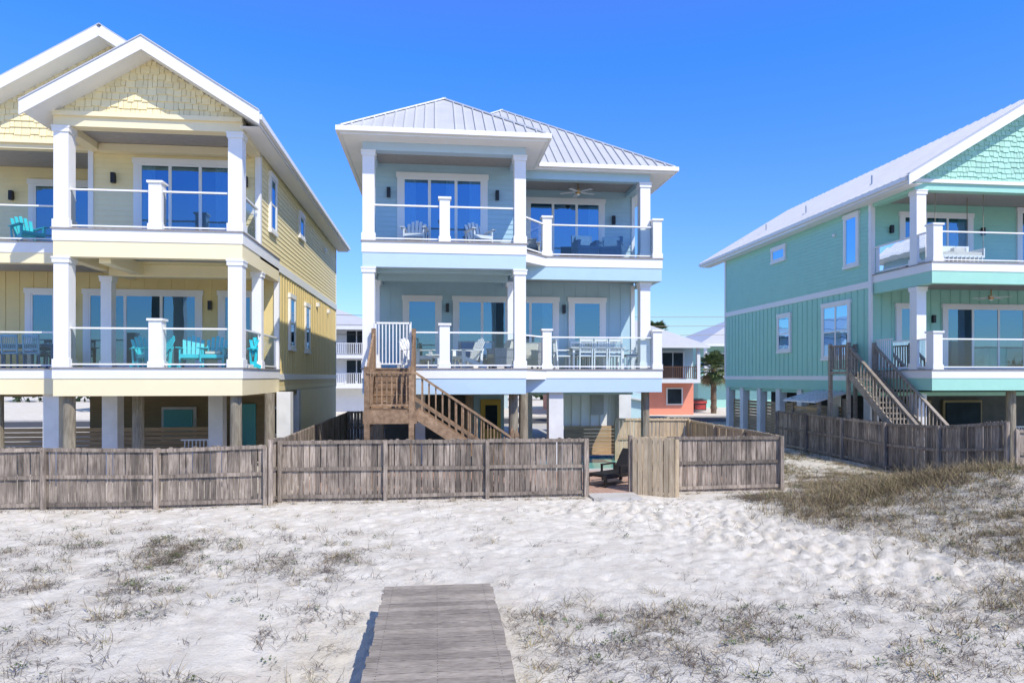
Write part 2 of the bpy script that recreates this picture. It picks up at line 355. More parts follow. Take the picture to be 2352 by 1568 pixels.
for z in (LZ,UZ):
    newel(T,.27,20.15,z); newel(T,3.62,22.14,z); newel(T,7.33,22.14,z); 
T.box(2.66,2.8,21.62,21.75,UZ,9.6)
T.build('decks_and_columns',H)
for z in (LZ,UZ):
    rail(G,(-1.75 if z==UZ else -.72,20.12),(.12,20.12),z); rail(G,(.42,20.12),(2.32,20.12),z)
    rail(G,(2.68,21.0),(3.5,22.05),z); rail(G,(3.77,22.12),(7.18,22.12),z); rail(G,(7.36,22.29),(7.36,24.15),z)
    rail(G,(-2.0,20.36),(-2.0,21.68 if z==UZ else 24.1),z)
G.m(WHITE); picketrail(G,(-1.72,20.02),(-.72,20.02),LZ+.02,1.28,.10,.03); G.beam((-1.72,20.02,LZ),(-1.72,20.02,LZ+1.33),.06,.06,(1,0,0)); G.beam((-.72,20.02,LZ),(-.72,20.02,LZ+1.33),.06,.06,(1,0,0))
G.build('glass_railings',H)
WN.T=Tfront(21.7); window(WN,-1.19,1.65,UZ,9.50,3,(0,1.62,-1),door=True,trim=.17); sconce(WN,-1.45,8.85); sconce(WN,1.95,8.85)
WN.T=Tfront(24.2); window(WN,3.15,6.08,UZ,9.50,3,(-1,),door=True,trim=.17); sconce(WN,6.4,8.75)
window(WN,-1.14,.22,LZ,5.95,1,(),door=True,trim=.17); window(WN,.61,4.4,LZ,5.95,4,(1.02,3.5),door=True,trim=.17); window(WN,4.75,6.12,LZ,5.95,1,(),door=True,trim=.17)
sconce(WN,.42,5.52); sconce(WN,4.58,5.52)
WN.T=Tright(7.15)
for y in (27,31,35): window(WN,y,y+1,7.9,9.4,1,(),sash=True)
WN.T=Tleft(-2.03)
for y in (27,31,35): window(WN,y,y+1,7.9,9.4,1,(),sash=True); window(WN,y,y+1,4.2,6.0,1,(),sash=True)
WN.T=None; WN.build('windows_and_doors',H)
e=10.07; p=.70
def hz(d): return e+p*d
a=(-2.65,19.4,e); ap=(.28,22.33,hz(2.93)); vj=(.28,24.93,hz(2.93)); mp_=(2.64,27.29,hz(5.29)); mb=(2.64,33.31,hz(5.29)); bl=(-2.65,38.6,e)
roofplane(R,[a,ap,vj,mp_,mb,bl],(0,1,0),(1,0,p),S)
roofplane(R,[a,(3.21,19.4,e),ap],(1,0,0),(0,1,p),S,sp=.28)
roofplane(R,[(3.21,19.4,e),(3.21,22.0,e),vj,ap],(0,1,0),(-1,0,p),S)
roofplane(R,[(3.21,22,e),(7.93,22,e),mp_,vj],(1,0,0),(0,1,p),S,sp=.28)
roofplane(R,[(7.93,22,e),(7.93,38.6,e),mb,mp_],(0,1,0),(-1,0,p),S)
roofplane(R,[(7.93,38.6,e),bl,mb],(-1,0,0),(0,-1,p),S)
R.m(WHITE)
for q0,q1 in ((a,ap),((3.21,19.4,e),ap),(ap,vj),((7.93,22,e),mp_),(mp_,mb),(vj,mp_)):
    R.beam(Vector(q0)+Vector((0,0,.03)),Vector(q1)+Vector((0,0,.03)),.14,.04)
R.m(WHITE)
R.box(-2.75,3.31,19.28,19.39,e-.15,e-.015); R.box(-2.76,-2.66,19.39,38.6,e-.15,e-.016); R.box(3.22,3.32,19.39,22.0,e-.15,e-.016)
R.box(3.35,8.03,21.88,21.99,e-.15,e-.017); R.box(7.94,8.04,21.99,38.6,e-.15,e-.018)
R.build('metal_roof',H)
S.m(SOFFIT); S.box(-2.6,3.16,19.45,22.05,9.872,9.89); S.box(-2.6,7.88,22.06,38.5,9.872,9.89)
S.build('eaves',H)
U=MB(); U.m(PILE)
for x,y in ((2.35,20.6),(2.75,21.3),(7.1,22.6),(-1.9,21.0),(-1.9,23.6),(1.2,24.5)): U.cyl((x,y,-.3),(x,y,2.6),.155,.14,14,.03)
U.m(PIER)
for x,y in ((3.95,22.4),(7.35,26.2),(-.6,24.2),(4.0,30),(7.0,31),(-1.8,31)): U.box(x-.24,x+.24,y-.24,y+.24,-.2,2.6)
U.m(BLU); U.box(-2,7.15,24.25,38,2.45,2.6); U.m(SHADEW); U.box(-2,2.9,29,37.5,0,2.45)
U.m(BLU); U.box(1.6,2.9,28.86,28.99,0,2.45)
U.m(DOORY); U.box(1.9,2.75,28.80,28.855,0,2.15); U.m(DARK); U.box(2.1,2.6,28.77,28.795,.9,1.9)
U.m(WHITE); U.box(4.9,7.3,26.5,26.6,1.15,2.6)
for i in range(7): U.box(4.95+i*.38,5.0+i*.38,26.44,26.49,1.15,2.6)
U.m(SLAT)
for i in range(8): U.box(5.0,7.6,26.3,26.34,.06+i*.14,.06+i*.14+.13)
U.m(CONC); U.box(6.1,6.6,26.38,26.44,1.6,2.6)
U.build('pilings_and_ground_level',H)
st=MB(); st.m(STAIR)
st.box(-1.82,-.52,17.95,19.0,2.20,2.24)
st.box(-1.86,-.48,17.91,17.95,1.88,2.2); st.box(-1.86,-1.82,17.95,19,1.88,2.19); st.box(-.52,-.48,17.95,19,1.88,2.19)
for i in range(6):
    y=19.0+i*.18; z=2.24+(i+1)*.185
    st.box(-1.7,-.66,y-.02,y+.2,z-.04,z) ; st.box(-1.7,-.66,y+.0,y+.02,z-.18,z-.04)
for x in (-1.76,-.62):
    st.beam((x,18.95,2.2),(x,20.0,3.3),.05,.28); st.box(x-.06,x+.06,19.82,19.94,2.5,4.48); 
    st.box(x-.07,x+.07,17.9,18.04,-.2,3.36); st.box(x-.065,x+.065,18.9,19.03,-.2,3.3)
    st.beam((x,18.0,3.25),(x,19.9,4.3),.05,.12); st.beam((x,18.0,2.5),(x,19.9,3.6),.04,.07)
    for k in range(9): st.beam((x,18.15+k*.2,2.4+k*.12),(x,18.15+k*.2,3.3+k*.11),.035,.035,(1,0,0))
st.beam((-1.76,17.93,3.2),(-.62,17.93,3.2),.12,.05); st.beam((-1.76,17.95,2.36),(-.62,17.95,2.36),.06,.05)
for k in range(1,9): st.box(-1.76+k*.127-.018,-1.76+k*.127+.018,17.93,17.96,2.36,3.18)
n=12; 
for i in range(n):
    x=-.48+i*.26; z=2.24-(i+1)*.172
    st.box(x,x+.3,18.0,18.98,z-.04,z)
for y in (17.97,19.0):
    st.beam((-.52,y,2.15),(2.5,y,.15),.05,.28); st.beam((-.6,y,3.25),(2.1,y,1.42),.12,.05); st.beam((-.6,y,2.55),(2.1,y,.75),.05,.06)
    for i in range(14):
        x=-.35+i*.18; z=2.15-(x+.52)*.662; st.box(x-.018,x+.018,y-.02,y+.02,z+.1,z+1.0)
    st.box(2.08,2.2,y-.06,y+.06,-.1,1.6); st.cyl((2.14,y,1.6),(2.14,y,1.72),.06,.01,4)
st.build('wooden_staircase')

# ============================================================ YELLOW HOUSE
H=empty('yellow_beach_house')
W=MB(); T=MB(); R=MB(); G=MB(); WN=MB(); S=MB()
XR=-5.2; W.m(YEL); W.box(-14.2,XR-.05,23.6,37,2.6,9.9); W.box(-10,XR-.05,21.2,23.6,6.45,9.9)
W.T=Tfront(21.2); lap(W,-10,XR-.05,UZ,9.85)
W.T=Tfront(23.6); lap(W,-14.2,-10,UZ,9.85); W.m(YELB); batten(W,-14.2,XR-.05,LZ,6.5); 
W.T=Tright(XR-.05); W.m(YEL); lap(W,21.2,37,6.9,9.9); W.m(YELB); W.add([(23.6,.004,2.8),(37,.004,2.8),(37,.004,6.6),(23.6,.004,6.6)],[(0,1,2,3)]); batten(W,23.6,37,3.05,6.6)
W.m(WHITE); W.box(21.1,37.05,-.02,.05,6.62,6.9); W.box(23.6,37.05,-.02,.04,3.0,3.2)
W.m(YEL); lap(W,27,37,0,2.6)
W.T=Tleft(-10); lap(W,21.2,23.6,UZ,9.85); W.T=None
W.m(YELB); W.add([(-14.2,23.595,LZ),(XR-.06,23.595,LZ),(XR-.06,23.595,6.5),(-14.2,23.595,6.5)],[(0,1,2,3)])
W.m(WHITE); W.box(XR-.16,XR-.0,21.14,21.3,UZ,9.85); W.box(-10.06,-9.92,21.14,21.26,UZ,9.8); W.box(XR-.16,XR,23.53,23.68,LZ,6.45); W.box(XR-.14,XR-.02,36.9,37.03,2.6,9.85)
pg=.62
gable(W,-10.0,XR+.05,19.25,10.09,pg,SHY)
gable(W,-14.2,-4.9,21.25,9.94,pg,SHY)
W.build('walls',H)
deckedge(T,-10,XR,19.2,23.6,LZ,YELBAND,.30,.46); deckedge(T,-15,-10.04,21.2,23.6,LZ,YELBAND,.30,.46)
deckedge(T,-10,XR,19.2,23.55,UZ,YELBAND,.34,.42); deckedge(T,-15,-10.04,21.2,23.55,UZ,YELBAND,.34,.30)
T.m(YELBAND); T.box(-10,XR,19.22,19.56,9.72,10.1); T.box(-10,-9.68,19.56,21.2,9.66,9.92); T.box(XR-.33,XR,19.56,21.2,9.66,9.92)
T.m(YELBAND); T.box(-9.66,XR-.34,20.9,21.18,9.62,9.84) ; T.box(-9.7,-5.5,21.6,21.9,6.1,6.48); T.box(-9.0,-8.7,19.5,21.6,6.15,6.48)
T.box(-14.6,-10.02,21.25,21.5,9.72,9.92)
T.m(CEIL); T.box(-9.68,XR-.33,19.56,20.9,9.85,9.91); T.box(-14.4,-10,21.5,23.6,9.85,9.91)
T.m(YELBAND); T.box(-10,XR,19.14,19.22,9.98,10.1); T.box(-14.6,-10.02,21.16,21.24,9.86,9.96)
T.m(WHITE)
for z0,z1 in ((LZ,6.27),(UZ,9.72)):
    column(T,-9.81,19.39,z0,z1,.37); column(T,XR-.19,19.39,z0,z1,.37)
column(T,XR-.17,21.5,LZ,6.27,.28); column(T,-9.75,21.7,LZ,6.1,.30); column(T,-14.4,21.4,LZ,6.2); column(T,-14.4,21.4,UZ,9.7)
for z in (LZ,UZ):
    newel(T,-7.45,19.36,z,.33); newel(T,-10.75,21.36,z,.28); 
    rail(G,(-9.62,19.33),(-7.6,19.33),z); rail(G,(-7.27,19.33),(-5.58,19.33),z)
    rail(G,(-14.6,21.33),(-10.9,21.33),z); rail(G,(XR-.08,19.58),(XR-.08,21.05 if z==UZ else 21.35),z)
rail(G,(XR-.08,21.65),(XR-.08,23.5),LZ)
T.build('decks_and_columns',H); G.build('glass_railings',H)
WN.T=Tfront(21.2); window(WN,-8.80,-5.9,UZ,9.52,3,(-1,0),door=True,trim=.17); sconce(WN,-9.35,8.9); sconce(WN,-5.62,8.9)
WN.T=Tfront(23.6); window(WN,-11.35,-7.65,LZ,5.95,3,(),door=True,trim=.17); window(WN,-7.15,-5.9,LZ,5.95,1,(),door=True,trim=.17)
window(WN,-13.1,-12.05,LZ,5.95,1,(0,-1),curtm=CURTG,door=True,trim=.17); window(WN,-13.0,-10.6,UZ,9.45,2,(),door=True,trim=.17); sconce(WN,-13.5,8.9); sconce(WN,-11.7,5.45); sconce(WN,-7.4,5.45)
WN.T=Tright(XR-.05)
for y0,y1,z0,z1 in ((22.3,23.2,7.73,9.6),(27.0,28,8.5,9.5),(25.2,26.2,4.1,6.1),(28.2,29.2,4.1,6.1)): window(WN,y0,y1,z0,z1,1,(),sash=z1-z0>1.5)
WN.m(WHITE); 
for y,z in ((31,6.2),(34,6.2),(33,9.0)): WN.box(y,y+.25,0,.12,z,z+.18)
WN.T=None; WN.build('windows_and_doors',H)
e=10.06; rx=-7.54; RZ=e+pg*2.87; mxx=-9.5; MZ=e+pg*4.83; xl_=-14.33
roofplane(R,[(-4.67,18.6,e),(rx,18.6,RZ),(rx,20.62,RZ),(mxx,20.62,MZ),(mxx,37.6,MZ),(-4.67,37.6,e)],(0,1,0),(-1,0,pg),S,.24)
roofplane(R,[(rx,18.6,RZ),(-10.41,18.6,e),(-10.41,21.2,e),(rx,21.2,RZ)],(0,1,0),(1,0,pg),S,.24)
roofplane(R,[(mxx,20.62,MZ),(xl_,20.62,e),(xl_,37.6,e),(mxx,37.6,MZ)],(0,1,0),(1,0,pg),S,.24)
def rake(R,x0,x1,x2,y,ez,az,w=.30):
    R.m(WHITE); vs=[]
    for yy in (y-.022,y+.022):
        vs+=[(x0,yy,ez-w),(x0,yy,ez+.05),(x1,yy,az+.05),(x2,yy,ez+.05),(x2,yy,ez-w),(x1,yy,az-w)]
    R.add(vs,[(0,1,2,5),(5,2,3,4),(6,11,8,7),(11,10,9,8),(1,7,8,2),(2,8,9,3),(0,5,11,6),(5,4,10,11),(0,6,7,1),(4,3,9,10)])
    R.m(METAL); vs=[]
    for yy in (y-.05,y+.12):
        vs+=[(x0,yy,ez+.052),(x0,yy,ez+.08),(x1,yy,az+.08),(x2,yy,ez+.08),(x2,yy,ez+.052),(x1,yy,az+.052)]
    R.add(vs,[(0,1,2,5),(5,2,3,4),(6,11,8,7),(11,10,9,8),(1,7,8,2),(2,8,9,3),(0,5,11,6),(5,4,10,11),(0,6,7,1),(4,3,9,10)])
rake(R,-4.6,rx,-10.48,18.57,e-.03,RZ)
R.m(WHITE); R.beam((rx,20.59,RZ-.10),(mxx,20.59,MZ-.10),.045,.30); R.beam((mxx,20.594,MZ-.10),(xl_,20.594,e-.10),.045,.30)
R.m(METAL); R.beam((rx,20.64,RZ+.075),(mxx,20.64,MZ+.075),.16,.02); R.beam((mxx,20.645,MZ+.076),(xl_-.06,20.645,e+.045),.16,.02)
R.m(WHITE); R.box(-4.66,-4.56,18.66,37.6,e-.17,e-.03); R.box(-10.52,-10.42,18.66,21,e-.17,e-.03)
R.build('metal_roof',H)
S.m(SOFFIT); S.box(-5.2,-4.7,19.0,37.5,9.80,9.815); S.build('eaves',H)
U=MB(); U.m(PILE)
for x,y in ((-9.75,19.5),(-8.45,20.6),(-5.45,19.5),(-5.0,21.4),(-13,22)): U.cyl((x,y,-.3),(x,y,2.6),.165,.15,14,.03)
U.m(PIER)
for x,y in ((-11.2,21.6),(-9.75,22.0),(-7.0,23.0),(-4.95,23.3),(-13.8,22),(-5.4,27)): U.box(x-.22,x+.22,y-.22,y+.22,-.2,2.6)
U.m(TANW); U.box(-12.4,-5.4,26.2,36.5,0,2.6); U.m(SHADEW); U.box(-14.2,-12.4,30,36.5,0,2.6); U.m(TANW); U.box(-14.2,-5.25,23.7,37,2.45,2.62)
U.m(SLAT)
for i in range(9): U.box(-14.5,-7.2,24.4,24.44,.05+i*.15,.18+i*.15)
U.m(PIER); U.box(-9.9,-8.7,26.08,26.19,.75,2.0); U.m(DOORT); U.box(-9.8,-8.8,26.02,26.07,.85,1.9); U.box(-7.5,-6.6,26.1,26.18,0,2.1); U.m(PIER); U.box(-6.2,-5.5,26.1,26.18,.9,2.0); U.m(DARK); U.box(-6.1,-5.6,26.05,26.09,1,1.9)
U.m(WPL); picketrail(U,(-8.2,23.2),(-6.9,23.2),0,1.05)
U.build('pilings_and_ground_level',H)

# ============================================================ TEAL HOUSE
H=empty('teal_beach_house')
W=MB(); T=MB(); R=MB(); G=MB(); WN=MB(); S=MB()
X0=16.75; W.m(TEA); W.box(X0,28,24.7,38,2.75,9.9)
W.T=Tleft(X0); lap(W,24.7,38,6.92,9.85); W.m(TEAB); batten(W,24.7,38,3.1,6.55)
W.m(WHITE); W.box(24.65,38.05,-.02,.05,6.55,6.8); W.box(24.65,38.05,-.02,.05,2.95,3.14); W.box(24.62,24.78,-.02,.06,3.1,9.8); W.box(37.9,38.05,-.02,.06,3.1,9.8); 
W.m(TEAB); W.box(24.65,38,-.25,.03,2.5,2.95)
W.T=Tfront(24.7); W.m(TEA); lap(W,X0,28,UZ,9.85); W.m(TEAB); batten(W,X0,28,LZ,6.5); W.T=None
W.m(WHITE); W.box(X0-.03,X0+.1,24.6,24.72,UZ,9.8)
pt=.60; gable(W,16.6,27.4,22.35,10.03,pt,SHT)
W.build('walls',H)
deckedge(T,X0+.05,28,21.5,24.68,LZ,TEA,.30,.42); deckedge(T,X0+.05,28,21.5,24.66,UZ,TEA,.32,.42)
T.m(TEA); T.box(X0,28,22.3,22.62,9.68,10.04); T.box(X0,X0+.3,22.62,24.7,9.64,9.92)
T.m(CEIL); T.box(X0+.3,28,22.62,24.7,9.82,9.9); T.m(WHITE); T.box(X0,28,22.22,22.3,9.93,10.05)
for z0,z1 in ((LZ,6.27),(UZ,9.68)):
    column(T,X0+.25,22.45,z0,z1,.36); column(T,22.5,22.45,z0,z1,.36)
    newel(T,X0+.28,21.68,z0,.34); newel(T,22.5,21.68,z0,.34)
    rail(G,(X0+.12,21.9),(X0+.12,22.28),z0); rail(G,(X0+.12,22.64),(X0+.12,24.6 if z0==UZ else 23.6),z0); rail(G,(X0+.46,21.62),(22.3,21.62),z0); rail(G,(22.7,21.62),(28,21.62),z0)
G.m(WHITE); picketrail(G,(X0+.1,23.6),(X0+.1,24.6),LZ,1.15)
T.build('decks_and_columns',H); G.build('glass_railings',H)
WN.T=Tfront(24.7)
window(WN,17.9,21.0,UZ,9.5,3,(-1,1.6),door=True,trim=.17); sconce(WN,17.55,8.8); sconce(WN,21.4,8.8); window(WN,22.9,26,UZ,9.8,3,(),door=True,trim=.17)
window(WN,17.75,18.9,LZ,5.95,1,(),door=True,trim=.17); window(WN,19.7,25.6,LZ,5.95,5,(),door=True,trim=.17); sconce(WN,19.3,5.35)
WN.T=Tleft(X0)
for y0,y1,z0,z1,n in ((31.1,32.5,8.75,9.5,1),(25.4,26.4,7.55,9.7,1),(30.6,31.9,4.3,6.15,1),(25.95,28.0,3.85,6.25,2)): window(WN,y0,y1,z0,z1,n,(),sash=z1-z0>1.5 and z0<7,trim=.12)
WN.m(WHITE); WN.box(27,27.15,0,.1,9.0,9.1)
WN.T=None; fan(WN,20.5,23.2,6.35); WN.build('windows_and_doors',H)
e=10.04; xl=16.2; xm=22.0; ZM=e+pt*(xm-xl)
roofplane(R,[(xl,21.8,e),(xl,40.5,e),(xm,40.5,ZM),(xm,21.8,ZM)],(0,1,0),(1,0,pt),S,.24)
roofplane(R,[(27.8,21.8,e),(27.8,40.5,e),(xm,40.5,ZM),(xm,21.8,ZM)],(0,1,0),(-1,0,pt),S,.24)
rake(R,xl-.05,xm,27.85,21.77,e-.03,ZM,.32); R.m(WHITE); R.box(xl-.1,xl-.01,21.9,40.5,e-.17,e-.03)
R.m(METAL)
for y in (26,31,35): R.cyl((17.6+.1*y/30,y,e+.7),(17.6+.1*y/30,y,e+1.25),.05)
R.build('metal_roof',H); S.m(SOFFIT); S.box(xl+.02,X0,21.9,40.3,9.77,9.785); S.build('eaves',H)
U=MB(); U.m(PIER)
for y in (22.4,25,27.5,30,32,34,36,37.8): U.box(X0+.02,X0+.4,y-.2,y+.2,-.1,2.5)
U.m(SLAT)
for i in range(10): U.box(X0+.3,X0+.34,27,37.6,.25+i*.16,.25+i*.16+.14)
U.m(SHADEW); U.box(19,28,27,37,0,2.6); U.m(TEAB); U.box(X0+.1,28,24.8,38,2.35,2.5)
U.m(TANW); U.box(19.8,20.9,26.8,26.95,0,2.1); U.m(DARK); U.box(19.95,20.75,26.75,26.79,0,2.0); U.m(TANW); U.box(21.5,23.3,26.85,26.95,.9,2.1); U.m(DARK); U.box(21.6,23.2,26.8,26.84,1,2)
U.m(PIER); picketrail(U,(21,24.9),(24,24.9),0,1.1); U.m(PILE); U.cyl((20.2,22,-.2),(20.2,22,2.6),.15); U.cyl((23.5,22,-.2),(23.5,22,2.6),.15)
U.build('pilings_and_ground_level',H)
st=MB(); st.m(STAIRG); st.box(15.55,16.75,24.3,25.6,3.2,3.3)
for x in (15.6,16.65):
    for y in (24.35,25.55): st.box(x-.06,x+.06,y-.06,y+.06,-.1,4.4)
    st.beam((x,24.3,3.2),(x,20.2,.1),.05,.28); st.beam((x,24.3,4.25),(x,20.2,1.2),.12,.05)
    for i in range(22):
        y=24.15-i*.18; z=3.2-(24.3-y)*.756; st.box(x-.02,x+.02,y-.018,y+.018,z+.1,z+1.02)
    st.box(x-.06,x+.06,20.1,20.22,-.1,1.4)
for i in range(17): st.box(15.6,16.65,24.28-i*.24-.28,24.28-i*.24,3.1-i*.181-.04,3.1-i*.181)
picketrail(st,(15.6,24.4),(15.6,25.5),3.3,1.0,.13,.035); picketrail(st,(15.6,25.55),(16.7,25.55),3.3,1.0,.13,.035)
st.build('grey_wooden_staircase')
sh=MB(); sh.m(STAIRG); 
for x in (15.5,16.6):
    for y in (26.2,28.2): sh.box(x-.06,x+.06,y-.06,y+.06,-.1,2.2)
sh.m(FARW); sh.slab([(15.2,26.0,2.1),(15.2,28.5,2.1),(16.7,28.5,2.5),(16.7,26.0,2.5)],.05)
for i in range(6): sh.beam((15.2,26.1+i*.45,2.12),(16.7,26.1+i*.45,2.52),.04,.04)
sh.m(SLAT); 
for i in range(11): sh.box(15.5,15.54,26.2,28.2,.1+i*.16,.24+i*.16)
sh.build('lean_to_shelter')

# ------------------------------------------------------------ fences
def fence(name,p,q,h,mt,side=-1,panel=2.44,rails=(0.06,.5,.93),jit=.02,posth=.97,brace=False):
    M=MB(); p=Vector(p);q=Vector(q);d=(q-p);Lg=d.length;d.normalize()
    n=Vector((d.y,-d.x)) if side<0 else Vector((-d.y,d.x))
    M.m(mt); a=0
    while a<Lg-.03:
        w=min(.138+random.uniform(-.006,.006),Lg-a); c=p+d*(a+w/2); z=gz(c.x,c.y)-.03; hh=h+random.uniform(-jit,jit)
        tl=random.uniform(-.010,.010); bo=random.uniform(-.008,.008); tw=random.uniform(-.06,.06)
        def P(aa,bb,cc): v=p+d*(a+aa+tl*cc)+n*(bb+bo+tw*(aa-w/2)); return (v.x,v.y,z+cc)
        M.T=P; o=.035; t=.009; g_=.008
        pts=[(g_,0),(w-g_,0),(w-g_,hh-o),(w-g_-o,hh),(o,hh),(g_,hh-o)]
        vs=[(x,-t,c2) for x,c2 in pts]+[(x,t,c2) for x,c2 in pts]
        M.add(vs,[(0,1,2,3,4,5),(11,10,9,8,7,6)]+[(i,6+i,6+(i+1)%6,(i+1)%6) for i in range(6)])
        a+=w
    M.T=None; k=max(1,round(Lg/panel)); n3=Vector((n.x,n.y,0))
    for i in range(k+1):
        c=p+d*Lg*i/k+n*.075; z=gz(c.x,c.y); M.box(c.x-.047,c.x+.047,c.y-.047,c.y+.047,z-.15,z+h*posth+random.uniform(-.04,.02))
        if i<k:
            c2=p+d*Lg*(i+1)/k+n*.075; z2=gz(c2.x,c2.y)
            for r in rails:
                s=random.uniform(-.015,.015); M.beam(Vector((c.x,c.y,z+h*r+.03+s))-n3*.04,Vector((c2.x,c2.y,z2+h*r+.03-s))-n3*.04,.038,.085)
            if brace: M.beam(Vector((c.x,c.y,z+h*.12))-n3*.035,Vector((c2.x,c2.y,z2+h*.85))-n3*.035,.036,.085)
    return M.build(name)
fence('wooden_fence',(-3.80,17.4),(3.87,17.4),1.55,WOOD)
fence('wooden_fence',(-16.5,17.0),(-4.05,17.0),1.46,WOOD)
fence('wooden_fence',(-4.0,16.95),(-3.88,17.5),1.62,WOOD,panel=.6)
fence('wooden_fence',(-3.9,17.6),(-3.9,31),1.55,WOOD,side=1)
fence('wooden_fence',(-3.9,31),(-2.1,31),1.6,WOOD)
fence('wooden_fence',(6.18,17.75),(9.38,17.75),1.52,WOOD)
fence('wooden_fence',(5.25,17.75),(6.15,17.75),1.52,WOODN)
fence('wooden_fence',(9.45,17.8),(9.45,24.4),1.52,WOODN,side=1)
fence('wooden_fence',(6.6,24.6),(9.4,24.6),1.6,WOODN)
fence('wooden_fence',(15.2,29),(15.2,16.6),1.62,WOOD,side=-1)
fence('wooden_fence',(15.25,16.5),(24,16.5),1.4,WOOD)
fence('fence_gate',(5.17,17.55),(6.12,16.9),1.55,WOODN,panel=1.2,rails=(.1,.88),side=1,brace=True)
M=MB(); M.m(WOOD); M.box(3.84,3.95,17.33,17.44,-.1,1.5); M.box(5.1,5.2,17.62,17.73,-.1,1.55); M.build('gate_posts')

# ------------------------------------------------------------ boardwalk
M=MB(); y=9.12
while y>-6:
    w=.139; j=random.uniform(-.016,.016); j2=random.uniform(-.016,.016); dz=random.uniform(-.004,.004)
    M.m(BW); M.box(-.665+j,.735+j2,y-w,y-.010,.30+dz,.34+dz)
    M.m(BLACK)
    for x in (-.55,.02,.62):
        for yy in (y-w+.035,y-.045): M.box(x-.005,x+.005,yy-.005,yy+.005,.33+dz,.3415+dz)
    y-=w+.002
M.m(STAIR)
for x in (-.55,.0,.6): M.box(x-.02,x+.02,-6,9.05,.08,.298)
for k in range(6):
    for x in (-.6,.66): M.box(x-.045,x+.045,8.8-k*2.4,8.9-k*2.4,-.4,.29)
M.build('boardwalk')

# ------------------------------------------------------------ pool, patio
M=MB(); M.m(BRICK); M.box(-3.7,9.3,18.2,21.6,-.05,.06); M.box(-3.7,3.3,21.6,27,-.05,.06); M.box(7.6,9.3,21.6,24.5,-.05,.06); M.box(3.3,7.6,25.8,27.4,-.05,.06); M.box(3.95,5.2,17.5,18.2,-.05,.06); M.m(CONC); M.box(3.95,5.2,16.75,17.5,-.05,.05); M.build('brick_patio')
M=MB(); M.m(CONC); M.box(3.3,7.6,21.6,21.9,-.05,.10); M.box(3.3,7.6,25.5,25.8,-.05,.10); M.box(3.3,3.6,21.9,25.5,-.05,.10); M.box(7.3,7.6,21.9,25.5,-.05,.10)
M.m(mat('pool_tile',(.05,.10,.25),.3,.3,30)); M.box(3.6,7.3,25.47,25.5,0,.085); M.m(WATER); M.box(3.6,7.3,21.9,25.47,-.04,.03); M.build('swimming_pool')

# ------------------------------------------------------------ furniture
def adirondack(loc,ang,mt,s=1.0,cush=False):
    M=MB(); M.T=Trot(loc,ang,s); M.m(mt)
    for i in range(5):
        y=-.28+i*.105; z=.37-i*.028; M.box(-.26,.26,y-.045,y+.045,z-.012,z+.012)
    for i,hh in enumerate((.62,.70,.74,.70,.62)):
        x=-.21+i*.105; fx=x*1.18; M.beam((x,.22,.24),(fx,.22+hh*.42,.24+hh*.95),.09,.02,(0,-1,.4))
    for sx in (-1,1):
        M.beam((sx*.27,-.32,.33),(sx*.27,.55,.03),.03,.11); M.box(sx*.30-.02,sx*.30+.02,-.33,-.22,0,.55)
        M.beam((sx*.34,-.38,.57),(sx*.33,.36,.56),.14,.022); M.beam((sx*.29,.33,.02),(sx*.31,.36,.56),.03,.08,(0,1,0))
    M.beam((-.30,.42,.58),(.30,.42,.58),.03,.07); M.box(-.28,.28,-.335,-.315,.28,.38)
    if cush: M.m(CUSH); M.box(-.2,.2,-.2,.2,.40,.47)
    return M.build('adirondack_chair')
def dchair(loc,ang,mt,name='dining_chair'):
    M=MB(); M.T=Trot(loc,ang); M.m(mt)
    M.box(-.23,.23,-.22,.22,.43,.47)
    for x in (-.21,.21):
        M.beam((x,-.2,0),(x,-.2,.43),.04,.04,(1,0,0)); M.beam((x,.2,0),(x,.27,1.0),.045,.04,(1,0,0)); M.box(x-.02,x+.02,-.22,.22,.64,.67)
    M.box(-.23,.23,.245,.275,.93,1.01); M.box(-.2,.2,.22,.24,.55,.6)
    for i in range(7): x=-.15+i*.05; M.beam((x,.23,.58),(x,.262,.95),.022,.015,(1,0,0))
    M.m(NAVY); M.box(-.2,.2,-.2,.18,.471,.52)
    return M.build(name)
def table(loc,lx,ly,mt,h=.75,name='dining_table'):
    M=MB(); M.T=Trot(loc,0); M.m(mt)
    n=int(ly/.1)
    for i in range(n): M.box(-lx/2,lx/2,-ly/2+i*ly/n+.004,-ly/2+(i+1)*ly/n-.004,h-.03,h)
    M.box(-lx/2+.08,lx/2-.08,-ly/2+.08,-ly/2+.11,h-.11,h-.03); M.box(-lx/2+.08,lx/2-.08,ly/2-.11,ly/2-.08,h-.11,h-.03)
    for sx in (-1,1):
        for sy in (-1,1): M.box(sx*(lx/2-.1)-.035,sx*(lx/2-.1)+.035,sy*(ly/2-.1)-.035,sy*(ly/2-.1)+.035,0,h-.03)
    return M.build(name)
def wicker(loc,ang,mt,cm,w=.7,name='wicker_armchair'):
    M=MB(); M.T=Trot(loc,ang); M.m(mt)
    M.box(-w/2,w/2,-.33,.3,.12,.34); M.beam((0,.30,.13),(0,.42,.92),w,.09,(0,-1,.2))
    for sx in (-1,1): M.box(sx*(w/2-.04)-.05,sx*(w/2-.04)+.05,-.34,.31,.35,.60); M.box(sx*(w/2-.04)-.07,sx*(w/2-.04)+.07,-.36,.33,.60,.64)
    for sx in (-1,1):
        for y in (-.28,.26): M.box(sx*(w/2-.08)-.03,sx*(w/2-.08)+.03,y-.03,y+.03,0,.12)
    M.m(cm); M.box(-w/2+.09,w/2-.09,-.34,.22,.345,.46); M.beam((0,.2,.47),(0,.31,.86),w-.2,.11,(0,-1,.2))
    return M.build(name)
PI=math.pi
